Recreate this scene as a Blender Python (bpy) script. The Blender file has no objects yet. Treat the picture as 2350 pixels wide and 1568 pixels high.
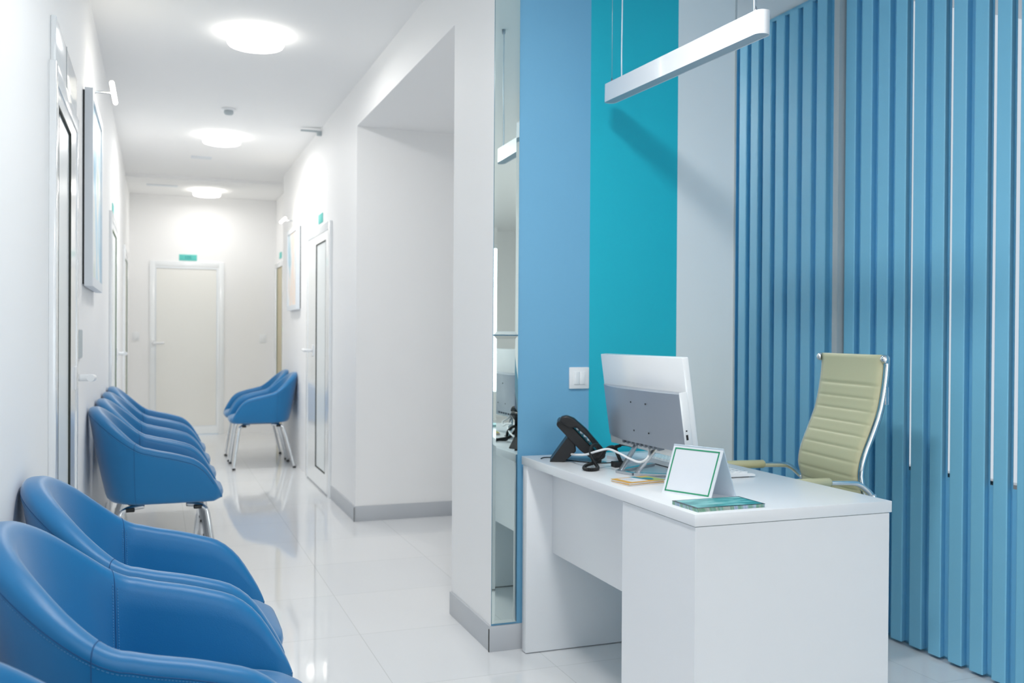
import bpy, bmesh, math, random
from math import sin, cos, pi, radians as R
from mathutils import Vector, Matrix
random.seed(7)
scn = bpy.context.scene
COL = scn.collection

# ------------------------------------------------------------------ materials
def s2l(c):
    return tuple(((x / 255) / 12.92 if x / 255 <= .04045 else ((x / 255 + .055) / 1.055) ** 2.4) for x in c)

def mat(name, rgb, rough=.5, metal=0., spec=.5, coat=0., emit=None, estr=0., trans=0., bump=None, vary=0., sheen=0., ior=None, alpha=1.):
    m = bpy.data.materials.new(name); m.use_nodes = True
    nt = m.node_tree; b = nt.nodes['Principled BSDF']
    c = s2l(rgb) + (1,)
    b.inputs['Base Color'].default_value = c
    b.inputs['Roughness'].default_value = rough
    b.inputs['Metallic'].default_value = metal
    b.inputs['Specular IOR Level'].default_value = spec
    b.inputs['Coat Weight'].default_value = coat
    b.inputs['Coat Roughness'].default_value = .08
    b.inputs['Transmission Weight'].default_value = trans
    if ior: b.inputs['IOR'].default_value = ior
    if emit:
        b.inputs['Emission Color'].default_value = s2l(emit) + (1,)
        b.inputs['Emission Strength'].default_value = estr
    tc = nt.nodes.new('ShaderNodeTexCoord')
    if vary:
        n = nt.nodes.new('ShaderNodeTexNoise'); n.inputs['Scale'].default_value = 1.3; n.inputs['Detail'].default_value = 2
        nt.links.new(tc.outputs['Object'], n.inputs['Vector'])
        mx = nt.nodes.new('ShaderNodeMix'); mx.data_type = 'RGBA'; mx.blend_type = 'MULTIPLY'
        mx.inputs[0].default_value = vary
        mx.inputs[6].default_value = c
        nt.links.new(n.outputs['Color'], mx.inputs[7]); nt.links.new(mx.outputs[2], b.inputs['Base Color'])
    if bump:
        sc_, st = bump
        n = nt.nodes.new('ShaderNodeTexNoise'); n.inputs['Scale'].default_value = sc_; n.inputs['Detail'].default_value = 3
        nt.links.new(tc.outputs['Object'], n.inputs['Vector'])
        bp = nt.nodes.new('ShaderNodeBump'); bp.inputs['Strength'].default_value = st; bp.inputs['Distance'].default_value = .002
        nt.links.new(n.outputs['Fac'], bp.inputs['Height']); nt.links.new(bp.outputs['Normal'], b.inputs['Normal'])
    return m

M = {}
M['wall'] = mat('wall_paint_white', (244, 244, 244), .6, bump=(60, .04))
M['ceil'] = mat('ceiling_paint_white', (244, 244, 244), .8, bump=(60, .03))
M['blue'] = mat('wall_paint_sky_blue', (116, 178, 214), .5, bump=(90, .08))
M['greyp'] = mat('wall_paint_pale_grey', (230, 238, 242), .5, bump=(90, .06))
M['base'] = mat('baseboard_grey_tile', (188, 192, 197), .35)
M['dark'] = mat('dark_gap', (40, 42, 38), .7)
M['pvc'] = mat('white_gloss_plastic', (240, 243, 245), .16, coat=.3)
M['plastic'] = mat('white_plastic', (238, 240, 242), .35)
M['frost'] = mat('frosted_pane', (238, 237, 232), .22, spec=.5)
M['frost2'] = mat('frosted_pane_cool', (236, 241, 242), .3, spec=.4)
M['gasket'] = mat('dark_rubber_gasket', (38, 46, 40), .6)
M['gasketg'] = mat('green_rubber_gasket', (100, 120, 90), .6)
M['lam'] = mat('white_laminate', (236, 239, 242), .28, bump=(140, .03))
M['lamedge'] = mat('laminate_joint', (150, 158, 160), .6)
M['leather'] = mat('blue_leatherette', (12, 113, 170), .42, bump=(420, .10), spec=.45)
M['leather'].node_tree.nodes['Principled BSDF'].inputs['Sheen Weight'].default_value = .4
M['leather'].node_tree.nodes['Principled BSDF'].inputs['Sheen Roughness'].default_value = .4
M['leatherseam'] = mat('dark_blue_seam', (20, 84, 136), .6)
M['stitch'] = mat('light_blue_thread', (96, 156, 200), .7)
M['chrome'] = mat('chrome', (225, 228, 230), .09, metal=1)
M['black'] = mat('black_plastic', (17, 19, 22), .38)
M['rub'] = mat('black_rubber', (22, 22, 24), .6, bump=(300, .1))
M['cream'] = mat('cream_leather', (205, 203, 166), .45, bump=(380, .12))
M['alu'] = mat('brushed_aluminium', (150, 158, 168), .33, metal=.85)
M['alu2'] = mat('satin_steel', (190, 196, 202), .25, metal=.9)
M['post'] = mat('grey_post_paint', (182, 192, 196), .5)
M['slat'] = mat('blue_blind_slat', (132, 202, 234), .5, bump=(150, .05))
M['lampb'] = mat('white_lamp_body', (238, 241, 245), .22, coat=.3)
M['diffuser'] = mat('unlit_diffuser', (168, 184, 194), .5)
M['glow'] = mat('lit_diffuser', (255, 253, 248), .5, emit=(255, 251, 243), estr=5.5)
M['glow2'] = mat('lit_tube', (255, 250, 238), .5, emit=(255, 246, 225), estr=9)
M['led'] = mat('green_led', (90, 255, 140), .5, emit=(80, 255, 120), estr=6)
M['teal_sign'] = mat('teal_sign', (96, 200, 192), .5)
M['teal_txt'] = mat('teal_sign_text', (40, 135, 140), .5)
M['silver'] = mat('silver_cover', (176, 184, 194), .34, metal=.6)
M['frame'] = mat('pale_frame', (222, 228, 234), .4)
M['green'] = mat('green_print', (38, 150, 108), .5)
M['paper'] = mat('white_paper', (224, 229, 236), .5)
M['acrylic'] = mat('pale_acrylic', (214, 226, 238), .2, coat=.4)
M['orange'] = mat('orange_print', (226, 172, 62), .35)
M['olive'] = mat('olive_print', (176, 186, 92), .35)
M['tealprint'] = mat('teal_print', (30, 128, 148), .35)
M['inkprint'] = mat('dark_print', (28, 52, 60), .35)
M['inklines'] = mat('grey_print', (150, 160, 175), .5)
M['brown'] = mat('beige_panel', (200, 190, 160), .5)
M['glass'] = mat('window_glass', (255, 255, 255), 0., trans=1., ior=1.01)
M['mirror'] = mat('mirror_silver', (226, 238, 235), .0, metal=1)
M['mirrorcut'] = mat('mirror_edge', (100, 125, 120), .3, metal=.3)

def mat_stripes():
    m = mat('wall_paint_teal_and_grey', (18, 184, 206), .5, bump=(90, .08))
    return m
M['teal'] = mat_stripes()

def mat_floor():
    m = bpy.data.materials.new('polished_white_tile'); m.use_nodes = True
    nt = m.node_tree; b = nt.nodes['Principled BSDF']; L = nt.links.new
    tc = nt.nodes.new('ShaderNodeTexCoord')
    mp = nt.nodes.new('ShaderNodeMapping'); mp.inputs['Location'].default_value = (-.165, -.155, 0)
    L(tc.outputs['Object'], mp.inputs['Vector'])
    br = nt.nodes.new('ShaderNodeTexBrick'); br.offset = 0; br.squash = 1
    br.inputs['Scale'].default_value = 1
    br.inputs['Brick Width'].default_value = .604; br.inputs['Row Height'].default_value = .604
    br.inputs['Mortar Size'].default_value = .0016; br.inputs['Mortar Smooth'].default_value = .3
    br.inputs['Color1'].default_value = s2l((234, 235, 236)) + (1,)
    br.inputs['Color2'].default_value = s2l((230, 232, 234)) + (1,)
    br.inputs['Mortar'].default_value = s2l((208, 210, 210)) + (1,)
    L(mp.outputs['Vector'], br.inputs['Vector'])
    n = nt.nodes.new('ShaderNodeTexNoise'); n.inputs['Scale'].default_value = 2.2; n.inputs['Detail'].default_value = 3
    L(tc.outputs['Object'], n.inputs['Vector'])
    mx = nt.nodes.new('ShaderNodeMix'); mx.data_type = 'RGBA'; mx.blend_type = 'SOFT_LIGHT'; mx.inputs[0].default_value = .12
    L(br.outputs['Color'], mx.inputs[6]); L(n.outputs['Fac'], mx.inputs[7]); L(mx.outputs[2], b.inputs['Base Color'])
    b.inputs['Roughness'].default_value = .05
    b.inputs['Specular IOR Level'].default_value = .75
    n2 = nt.nodes.new('ShaderNodeTexNoise'); n2.inputs['Scale'].default_value = 2.6; n2.inputs['Detail'].default_value = 1
    L(tc.outputs['Object'], n2.inputs['Vector'])
    sm = nt.nodes.new('ShaderNodeMath'); sm.operation = 'MULTIPLY_ADD'; sm.inputs[1].default_value = -.6
    L(br.outputs['Fac'], sm.inputs[0]); L(n2.outputs['Fac'], sm.inputs[2])
    bp = nt.nodes.new('ShaderNodeBump'); bp.inputs['Strength'].default_value = .12; bp.inputs['Distance'].default_value = .003
    L(sm.outputs[0], bp.inputs['Height']); L(bp.outputs['Normal'], b.inputs['Normal'])
    return m
M['floor'] = mat_floor()

def mat_picture(name, cols, seed, scale=1.6):
    m = bpy.data.materials.new(name); m.use_nodes = True
    nt = m.node_tree; b = nt.nodes['Principled BSDF']; L = nt.links.new
    tc = nt.nodes.new('ShaderNodeTexCoord')
    mp = nt.nodes.new('ShaderNodeMapping'); mp.inputs['Location'].default_value = (seed, seed, 0); mp.inputs['Scale'].default_value = (1, 2.4, 1.5)
    L(tc.outputs['Object'], mp.inputs['Vector'])
    n = nt.nodes.new('ShaderNodeTexNoise'); n.inputs['Scale'].default_value = scale; n.inputs['Detail'].default_value = 5
    L(mp.outputs['Vector'], n.inputs['Vector'])
    cr = nt.nodes.new('ShaderNodeValToRGB')
    e = cr.color_ramp.elements
    while len(e) < len(cols): e.new(.5)
    for i, (p, c) in enumerate(cols):
        e[i].position = p; e[i].color = s2l(c) + (1,)
    L(n.outputs['Fac'], cr.inputs['Fac']); L(cr.outputs['Color'], b.inputs['Base Color'])
    b.inputs['Roughness'].default_value = .35
    return m
M['art1'] = mat_picture('soft_blue_artwork', [(.3, (120, 190, 225)), (.45, (190, 222, 238)), (.58, (238, 240, 238)), (.7, (170, 205, 190))], 3.1)
M['art2'] = mat_picture('pastel_artwork', [(.3, (150, 205, 228)), (.45, (242, 242, 240)), (.58, (246, 226, 212)), (.7, (240, 240, 238))], 7.4)
M['leaf'] = mat_picture('teal_leaflet_print', [(.25, (16, 112, 120)), (.45, (40, 150, 152)), (.6, (110, 190, 190)), (.8, (190, 210, 215))], 1.7, 14)
M['pages'] = mat_picture('coloured_page_edges', [(.3, (70, 120, 170)), (.45, (190, 205, 225)), (.55, (110, 170, 140)), (.7, (205, 200, 205))], 5.2, 45)

# ------------------------------------------------------------------ geometry helpers
def new_bm(): return bmesh.new()

def add_box(bm, x0, x1, y0, y1, z0, z1, bev=0, seg=2, mi=0):
    r = bmesh.ops.create_cube(bm, size=1)
    vs = r['verts']
    for v in vs:
        v.co = Vector(((x0 + x1) / 2 + v.co.x * (x1 - x0), (y0 + y1) / 2 + v.co.y * (y1 - y0), (z0 + z1) / 2 + v.co.z * (z1 - z0)))
    fs = {f for v in vs for f in v.link_faces}
    for f in fs: f.material_index = mi
    if bev:
        es = list({e for v in vs for e in v.link_edges})
        r = bmesh.ops.bevel(bm, geom=es, offset=bev, segments=seg, affect='EDGES', profile=.5)
        for f in r['faces']: f.material_index = mi
    return vs

def add_prism(bm, pts, axis, a, b, mi=0):
    """polygon pts (2 coords) extruded along axis from a to b"""
    def P(p, t):
        l = list(p); l.insert(axis, t); return Vector(l)
    v0 = [bm.verts.new(P(p, a)) for p in pts]; v1 = [bm.verts.new(P(p, b)) for p in pts]
    n = len(pts)
    fs = [bm.faces.new(v0), bm.faces.new(list(reversed(v1)))]
    for i in range(n): fs.append(bm.faces.new((v0[i], v1[i], v1[(i + 1) % n], v0[(i + 1) % n])))
    for f in fs: f.material_index = mi
    bmesh.ops.recalc_face_normals(bm, faces=fs)
    return v0 + v1

def catmull(pts, n=6):
    P = [Vector(p) for p in pts]
    if len(P) < 3: return P
    out = []
    for i in range(len(P) - 1):
        p0 = P[max(i - 1, 0)]; p1 = P[i]; p2 = P[i + 1]; p3 = P[min(i + 2, len(P) - 1)]
        for k in range(n):
            t = k / n
            out.append(.5 * ((2 * p1) + (p2 - p0) * t + (2 * p0 - 5 * p1 + 4 * p2 - p3) * t * t + (3 * p1 - p0 - 3 * p2 + p3) * t ** 3))
    out.append(P[-1]); return out

def add_tube(bm, pts, r, seg=10, smooth=0, closed=False, prof=None, mi=0):
    P = catmull(pts, smooth) if smooth else [Vector(p) for p in pts]
    n = len(P)
    rr = r if callable(r) else (lambda t: r)
    T = []
    for i in range(n):
        a = P[(i - 1) % n] if closed else P[max(i - 1, 0)]; b = P[(i + 1) % n] if closed else P[min(i + 1, n - 1)]
        T.append((b - a).normalized())
    up = Vector((0, 0, 1)) if abs(T[0].z) < .9 else Vector((1, 0, 0))
    N = (up - T[0] * up.dot(T[0])).normalized()
    rings = []
    for i in range(n):
        N = (N - T[i] * N.dot(T[i])).normalized(); B = T[i].cross(N)
        k = rr(i / (n - 1)); ring = []
        for j in range(seg):
            a = 2 * pi * j / seg
            if prof: c, s = prof[0] * cos(a), prof[1] * sin(a); q = max(abs(cos(a)), abs(sin(a))) ** .7; c /= q; s /= q
            else: c, s = k * cos(a), k * sin(a)
            ring.append(bm.verts.new(P[i] + N * c + B * s))
        rings.append(ring)
    for i in range(n if closed else n - 1):
        A = rings[i]; Bq = rings[(i + 1) % n]
        for j in range(seg):
            f = bm.faces.new((A[j], A[(j + 1) % seg], Bq[(j + 1) % seg], Bq[j])); f.smooth = True; f.material_index = mi
    if not closed:
        f = bm.faces.new(list(reversed(rings[0]))); f.material_index = mi
        f = bm.faces.new(rings[-1]); f.material_index = mi

def add_lathe(bm, prof, center, axis='Z', seg=32, mi=0):
    c = Vector(center); rings = []
    for r, h in prof:
        ring = []
        for j in range(seg):
            a = 2 * pi * j / seg
            if axis == 'Z': p = Vector((r * cos(a), r * sin(a), h))
            elif axis == 'Y': p = Vector((r * cos(a), h, r * sin(a)))
            else: p = Vector((h, r * cos(a), r * sin(a)))
            ring.append(bm.verts.new(c + p))
        rings.append(ring)
    fs = []
    for i in range(len(rings) - 1):
        for j in range(seg):
            f = bm.faces.new((rings[i][j], rings[i][(j + 1) % seg], rings[i + 1][(j + 1) % seg], rings[i + 1][j])); f.smooth = True; fs.append(f)
    fs.append(bm.faces.new(rings[0])); fs.append(bm.faces.new(rings[-1]))
    for f in fs: f.material_index = mi
    bmesh.ops.recalc_face_normals(bm, faces=fs)

def obj(name, bm, mats, parent=None, label=None, autosmooth=False):
    me = bpy.data.meshes.new(name)
    bmesh.ops.recalc_face_normals(bm, faces=bm.faces[:])
    if autosmooth:
        for f in bm.faces: f.smooth = True
        for e in bm.edges:
            if len(e.link_faces) == 2 and e.calc_face_angle(0) > R(38): e.smooth = False
    bm.to_mesh(me); bm.free()
    for m in (mats if isinstance(mats, (list, tuple)) else [mats]): me.materials.append(m)
    o = bpy.data.objects.new(name, me); COL.objects.link(o)
    if parent: o.parent = parent
    if label: o['label'] = label
    return o

def box(name, dims, m, parent=None, bev=0, label=None):
    bm = new_bm(); add_box(bm, *dims, bev=bev)
    return obj(name, bm, m, parent, label, autosmooth=bool(bev))

def thing(name, label, cat, loc=(0, 0, 0), rz=0, group=None):
    o = bpy.data.objects.new(name, None); COL.objects.link(o)
    o.location = loc; o.rotation_euler = (0, 0, rz); o.empty_display_size = .1
    o['label'] = label; o['category'] = cat
    if group: o['group'] = group
    return o

def tag(o, label, cat, group=None):
    o['label'] = label; o['category'] = cat
    if group: o['group'] = group
    return o

def struct(name, dims, m, mats=None, label=None, bev=0):
    o = box(name, dims, m, bev=bev); o['kind'] = 'structure'
    if label: o['label'] = label
    return o

KIDS = {}
def dup(root, loc, rz, label, group=None):
    def cp(o, par):
        c = o.copy(); COL.objects.link(c)
        if par: c.parent = par
        for ch in [q for q in ALL if q.parent == o]: cp(ch, c)
        return c
    ALL = list(bpy.data.objects)
    r = cp(root, None)
    r.location = loc; r.rotation_euler = (0, 0, rz); r['label'] = label
    if group: r['group'] = group
    return r

# ------------------------------------------------------------------ room shell
XL, XR, YP, YE = -.314, 1.2, 3.41, 11.85
CR, CC = 2.75, 2.83          # ceilings: reception, corridor
YB = -6.4                    # wall behind the camera
bm = new_bm(); add_box(bm, XL - .1, 5.2, YB - .1, YE + .1, -.05, 0); fl = obj('floor', bm, M['floor']); fl['kind'] = 'structure'
fl['label'] = 'polished white square floor tiles'
struct('wall_left', (XL - .12, XL, YB, YE, 0, 3), M['wall'], label='white wall with the first row of doors and pictures')
struct('wall_back', (XL - .12, 1.6, YE, YE + .12, 0, 3), M['wall'], label='white end wall of the corridor')
struct('wall_right', (XR, XR + .15, 6.07, 9.9, 0, 3), M['wall'], label='white right-hand corridor wall with a glazed door')
struct('wall_far_right', (1.35, 1.6, 9.9, YE, 0, 3), M['wall'])
# niche opening on the right of the corridor
struct('wall_niche', (XR + .15, 2.275, 6.07, 6.2, 0, 3), M['wall'])
struct('wall_niche_side', (2.2, 2.275, 3.93, 6.07, 0, 3), M['wall'])
struct('wall_lintel', (XR, 2.2, 3.93, 6.07, 2.556, 3), M['wall'])
# partition with painted front face
bm = new_bm(); add_box(bm, XR, 2.275, YP, 3.93, 0, 3)
for xc in (1.606, 2.002):
    bmesh.ops.bisect_plane(bm, geom=bm.verts[:] + bm.edges[:] + bm.faces[:], plane_co=(xc, 0, 0), plane_no=(1, 0, 0))
for f in bm.faces:
    c = f.calc_center_median(); n = f.normal
    f.material_index = 0
    if n.y < -.5: f.material_index = 1 if c.x < 1.606 else (2 if c.x < 2.002 else 3)
    if n.x > .5: f.material_index = 3
o = obj('wall_partition', bm, [M['wall'], M['blue'], M['teal'], M['greyp']]); o['kind'] = 'structure'
o['label'] = 'partition painted sky blue, teal and pale grey in upright bands'
# recess beside the partition
struct('wall_recess_back', (2.275, 3.1, 6.07, 6.2, 0, 3), M['wall'])
struct('wall_recess_side', (2.84, 3.0, 3.42, 6.07, 0, 3), M['wall'])
# window side
struct('wall_window_sill', (2.795, 3.05, 1.3, 3.30, 0, .61), M['slat'])
struct('wall_side', (2.90, 3.05, -.2, 1.3, 0, 3), M['wall'])
struct('wall_side_return', (3.05, 5.0, -.2, -.05, 0, 3), M['wall'])
struct('wall_side_far', (5.0, 5.15, YB, -.05, 0, 3), M['wall'])
# wall behind the camera with two openings
WINS = ((.2, 1.9), (2.2, 3.9))
struct('wall_front_left', (XL, .2, YB - .12, YB, 0, 3), M['wall'])
struct('wall_front_middle', (1.9, 2.2, YB - .12, YB, .35, 2.5), M['wall'])
struct('wall_front_right', (3.9, 5.0, YB - .12, YB, 0, 3), M['wall'])
struct('wall_front_below', (.2, 3.9, YB - .12, YB, 0, .35), M['wall'])
struct('wall_front_above', (.2, 3.9, YB - .12, YB, 2.5, 3), M['wall'])
for i, (a, b) in enumerate(WINS):
    bm = new_bm()
    for d in ((a, a + .05), (b - .05, b), ((a + b) / 2 - .025, (a + b) / 2 + .025)): add_box(bm, d[0], d[1], YB - .08, YB - .03, .35, 2.5)
    for z in (.35, 2.45): add_box(bm, a, b, YB - .08, YB - .03, z, z + .05)
    o = obj('window_%d' % (i + 1), bm, M['pvc']); o['kind'] = 'structure'
    g = box('pane', (a, b, YB - .06, YB - .055, .35, 2.5), M['glass'], o)
# window behind the blind
bm = new_bm()
for y in (1.3, 2.25, 3.24): add_box(bm, 2.92, 2.97, y, y + .06, .61, 2.75)
for z in (.61, 2.68): add_box(bm, 2.92, 2.97, 1.3, 3.3, z, z + .07)
o = obj('window_3', bm, M['pvc']); o['kind'] = 'structure'
box('pane', (2.94, 2.945, 1.3, 3.3, .61, 2.75), M['glass'], o)
# ceilings
struct('ceiling', (XL, 5.0, YB, YP, CR, 3.0), M['ceil'])
struct('ceiling_recess', (2.275, 3.1, YP, 6.07, CR, 3.0), M['ceil'])
struct('ceiling_corridor', (XL, XR + .5, YP, YE, CC, 3.0), M['ceil'])
struct('trim_1', (XL, 1.35, 10.35, 10.62, CC - .035, CC), M['ceil'], label='shallow ceiling beam across the far corridor')
# post between the two blind sections
struct('trim_2', (2.733, 2.79, 3.312, 3.345, 0, CR), M['post'], label='grey upright post between the blinds')
struct('trim_4', (2.86, 2.90, 3.345, 3.42, 0, CR), M['slat'])
struct('trim_3', (2.275, 2.281, 3.405, 3.93, 0, CR), M['post'], label='thin dark edge strip at the end of the partition')
# baseboards
def base(name, dims):
    o = struct(name, dims, M['base'], bev=.0015); return o
base('baseboard_partition', (XR - .009, 2.275, YP - .009, YP, 0, .098))
base('baseboard_partition_side', (XR - .009, XR, YP, 3.93, 0, .098))
base('baseboard_niche', (XR - .0, 2.2, 6.061, 6.07, 0, .098))
base('baseboard_right', (XR - .009, XR, 6.062, 6.95, 0, .098))
base('baseboard_left', (XL, XL + .009, 4.12, 6.95, 0, .098))
base('baseboard_left_near', (XL, XL + .009, YB, 3.2, 0, .098))
struct('trim_5', (XR - .011, XR - .0085, YP - .0075, YP - .001, .0, .088), M['dark'], label='dark gap at the corner of the baseboard')
struct('trim_6', (XR - .011, XR - .0085, 6.056, 6.0625, .0, .092), M['dark'], label='dark gap at the corner of the far baseboard')

# ------------------------------------------------------------------ doors
def door(num, wall, a, b, pa, pb, ptop=1.94, pbot=.12, ftop=2.05, x=None, panemat='frost2', gask='gasket', over=0, lever=None, label=None, thr=True):
    """wall 'L','R' run along y; 'B' along x.  a,b frame extent; pa,pb pane extent"""
    def T(u0, u1, d0, d1, z0, z1):
        if wall == 'L': return (x + d0, x + d1, u0, u1, z0, z1)
        if wall == 'R': return (x - d1, x - d0, u0, u1, z0, z1)
        return (u0, u1, x - d1, x - d0, z0, z1)
    bm = new_bm()
    fw = .06
    add_box(bm, *T(a, a + fw, 0, .02, 0, ftop), bev=.002); add_box(bm, *T(b - fw, b, 0, .02, 0, ftop), bev=.002)
    add_box(bm, *T(a + fw, b - fw, 0, .02, ftop - fw, ftop), bev=.002)
    root = obj('door_%d' % num, bm, M['pvc'], autosmooth=True); root['kind'] = 'structure'
    if label: root['label'] = label
    bm = new_bm()
    la, lb = a + fw, b - fw
    add_box(bm, *T(la, pa, 0, .016, .012, ftop - fw), bev=.001); add_box(bm, *T(pb, lb, 0, .016, .012, ftop - fw), bev=.001)
    add_box(bm, *T(pa, pb, 0, .016, .012, pbot)); add_box(bm, *T(pa, pb, 0, .016, ptop, ftop - fw))
    obj('door_leaf', bm, M['pvc'], root)
    g = .007
    bm = new_bm()
    add_box(bm, *T(pa, pa + g, .004, .0165, pbot, ptop)); add_box(bm, *T(pb - g, pb, .004, .0165, pbot, ptop))
    add_box(bm, *T(pa + g, pb - g, .004, .0165, pbot, pbot + g)); add_box(bm, *T(pa + g, pb - g, .004, .0165, ptop - g, ptop))
    obj('gasket', bm, M[gask], root)
    box('pane', T(pa, pb, .002, .009, pbot, ptop), M[panemat], root)
    if thr: box('threshold', T(la, lb, 0, .018, 0, .012), M['alu2'], root)
    if lever:
        u, z, s = lever
        bm = new_bm()
        add_box(bm, *T(u - .022, u + .022, .015, .025, z - .045, z + .045), bev=.004)
        def Q(uu, d, zz):
            if wall == 'L': return (x + d, uu, zz)
            if wall == 'R': return (x - d, uu, zz)
            return (uu, x - d, zz)
        add_tube(bm, [Q(u, .03, z), Q(u, .075, z), Q(u + s * .02, .082, z), Q(u + s * .12, .08, z + .004)], .0135, 12, smooth=4)
        obj('door_handle', bm, M['plastic'], root, autosmooth=False)
    return root

d1 = door(1, 'L', 3.21, 4.10, 3.34, 3.80, x=XL, lever=(3.97, 1.04, -1), label='white glazed door on the left wall beside the waiting chairs')
box('transom_panel', (XL, XL + .016, 3.25, 4.05, 2.05, 2.2), M['pvc'], d1, bev=.003)
box('transom_joint', (XL + .016, XL + .0172, 3.60, 3.608, 2.06, 2.2), M['lamedge'], d1)
door(2, 'L', 7.02, 8.02, 7.14, 7.86, x=XL, gask='gasketg', lever=(7.92, 1.05, -1), label='second white glazed door on the left corridor wall')
door(3, 'L', 9.75, 10.75, 9.87, 10.6, x=XL, gask='gasketg', panemat='frost', label='third white glazed door near the corridor end on the left')
door(4, 'R', 6.98, 8.12, 7.17, 7.64, x=XR, ptop=1.925, pbot=.15, lever=(7.76, 1.075, 1), label='white glazed door on the right corridor wall')
door(5, 'R', 11.0, 11.78, 11.1, 11.6, x=1.35, ptop=2.0, panemat='brown', gask='gasketg', label='narrow beige-panelled door at the far right of the corridor')
door(6, 'B', -.09, .745, -.027, .664, x=YE, ptop=1.98, pbot=.10, ftop=2.055, panemat='frost', gask='frame', lever=(-.05, 1.09, 1), label='frosted glass door closing the end of the corridor')

# ------------------------------------------------------------------ ceiling lamps
def ceiling_lamp(label):
    t = thing('ceiling_lamp', label, 'ceiling light', group='round ceiling lamps')
    bm = new_bm(); add_lathe(bm, [(.135, 0), (.135, -.012), (.12, -.012)], (0, 0, 0)); obj('base_plate', bm, M['plastic'], t)
    bm = new_bm(); add_lathe(bm, [(.12, -.006), (.146, -.010), (.150, -.02), (.149, -.052), (.143, -.062), (.12, -.068), (.05, -.070), (.001, -.070)], (0, 0, 0), seg=48)
    obj('lamp_shade', bm, M['glow'], t)
    return t
LA = ceiling_lamp('round lit ceiling lamp nearest the camera in the corridor'); LA.location = (.49, 5.28, CC)
dup(LA, (.485, 8.1, CC), 0, 'round lit ceiling lamp in mid corridor, second from the camera')
dup(LA, (.515, 11.25, CC), 0, 'smallest round lit ceiling lamp, before the end wall of the corridor')
RL = [(.6, -3.6), (4.3, -1.6), (.78, 2.1), (.7, -1.0), (2.56, 5.3)]  # last entry: unseen lamp added to brighten the recess blind
for i, (x, y) in enumerate(RL):
    dup(LA, (x, y, CR), 0, ['round ceiling lamp of the reception nearest the front windows', 'round ceiling lamp of the reception in its wide side bay',
        'round ceiling lamp of the reception above the nearest waiting chairs', 'round ceiling lamp of the reception just behind the viewer', 'added unseen fill lamp in the recess behind the pale grey wall'][i])

# ------------------------------------------------------------------ small ceiling and wall fixtures
t = thing('smoke_detector', 'small dark smoke detector on the corridor ceiling between the two nearest lamps', 'smoke detector', (.473, 7.1, CC))
bm = new_bm(); add_lathe(bm, [(.05, 0), (.05, -.012), (.03, -.016)], (0, 0, 0)); obj('base', bm, M['plastic'], t)
bm = new_bm(); add_lathe(bm, [(.032, -.012), (.034, -.03), (.026, -.042), (.001, -.044)], (0, 0, 0)); obj('sensor', bm, M['post'], t)
tag(box('ceiling_vent', (.28, .46, 9.1, 9.22, CC - .006, CC), M['frame'], bev=.002), 'small pale grille in the ceiling just past the second corridor lamp', 'vent')
tag(box('ceiling_hatch', (-.12, .2, 11.0, 11.12, CC - .006, CC), M['frame'], bev=.002), 'long narrow pale grille in the ceiling left of the farthest lamp', 'vent')
t = thing('door_closer', 'grey bracket high on the right corridor wall under the ceiling', 'bracket', (XR, 7.5, 2.80))
box('arm', (-.16, 0, -.012, .012, -.004, .008), M['post'], t, bev=.002); box('bracket_body', (-.035, .003, -.02, .02, -.03, .004), M['post'], t, bev=.003)

def room_sign(wall, loc, w, label, txt=None):
    t = thing('room_sign', label, 'sign', loc, group='teal room signs')
    if wall == 'B':
        box('plate', (-w / 2, w / 2, -.006, 0, -.036, .036), M['teal_sign'], t, bev=.001)
    else:
        s = 1 if wall == 'L' else -1
        box('plate', (min(0, s * .006), max(0, s * .006), -w / 2, w / 2, -.036, .036), M['teal_sign'], t, bev=.001)
    return t
sg = room_sign('B', (.333, YE, 2.105), .2, 'teal room number sign above the corridor end door')
cu = bpy.data.curves.new('room_number', 'FONT'); cu.body = '105'; cu.size = .052; cu.align_x = 'CENTER'; cu.align_y = 'CENTER'; cu.extrude = .0008
to = bpy.data.objects.new('room_number', cu); COL.objects.link(to); to.parent = sg; to.location = (0, -.0068, 0); to.rotation_euler = (pi / 2, 0, 0)
cu.materials.append(M['teal_txt'])
bpy.context.view_layer.update()
_me = bpy.data.meshes.new_from_object(to.evaluated_get(bpy.context.evaluated_depsgraph_get()))
_t2 = bpy.data.objects.new('room_number', _me); COL.objects.link(_t2); _t2.parent = sg; _t2.location = to.location; _t2.rotation_euler = to.rotation_euler
bpy.data.objects.remove(to); _t2.name = 'room_number'
room_sign('R', (XR, 7.5, 2.12), .2, 'teal sign above the glazed door on the right corridor wall')
room_sign('R', (1.35, 11.35, 2.13), .2, 'teal sign above the beige-panelled door at the far right')
room_sign('L', (XL, 7.55, 2.12), .2, 'teal sign above the second door on the left wall')
t = thing('door_plate', 'pale grey rectangular plate on the left wall beyond the nearest door', 'sign', (XL, 4.37, 1.165))
box('plate', (-.003, .008, -.11, .11, -.062, .062), M['base'], t, bev=.002); box('insert', (.008, .0095, -.105, .105, -.057, .057), M['post'], t)
t = thing('light_switch', 'white wall switch with two rockers on the blue stripe by the desk', 'light switch', (1.561, YP, 1.046))
box('switch_frame', (-.043, .043, -.009, 0, -.043, .043), M['plastic'], t, bev=.0035)
for s in (-1, 1):
    box('rocker', (min(s * .0005, s * .024), max(s * .0005, s * .024), -.0125, -.007, -.025, .025), M['pvc'], t, bev=.0012)
t = thing('light_switch', 'small pale wall switch right of the corridor end door', 'light switch', (1.2, YE, 1.15))
box('switch_frame', (-.04, .04, -.009, 0, -.05, .05), M['plastic'], t, bev=.003)
box('rocker', (-.024, .024, -.012, -.007, -.028, .028), M['plastic'], t, bev=.001)
t = thing('light_switch', 'small pale wall switch left of the corridor end door', 'light switch', (-.24, YE, 1.17))
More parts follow.
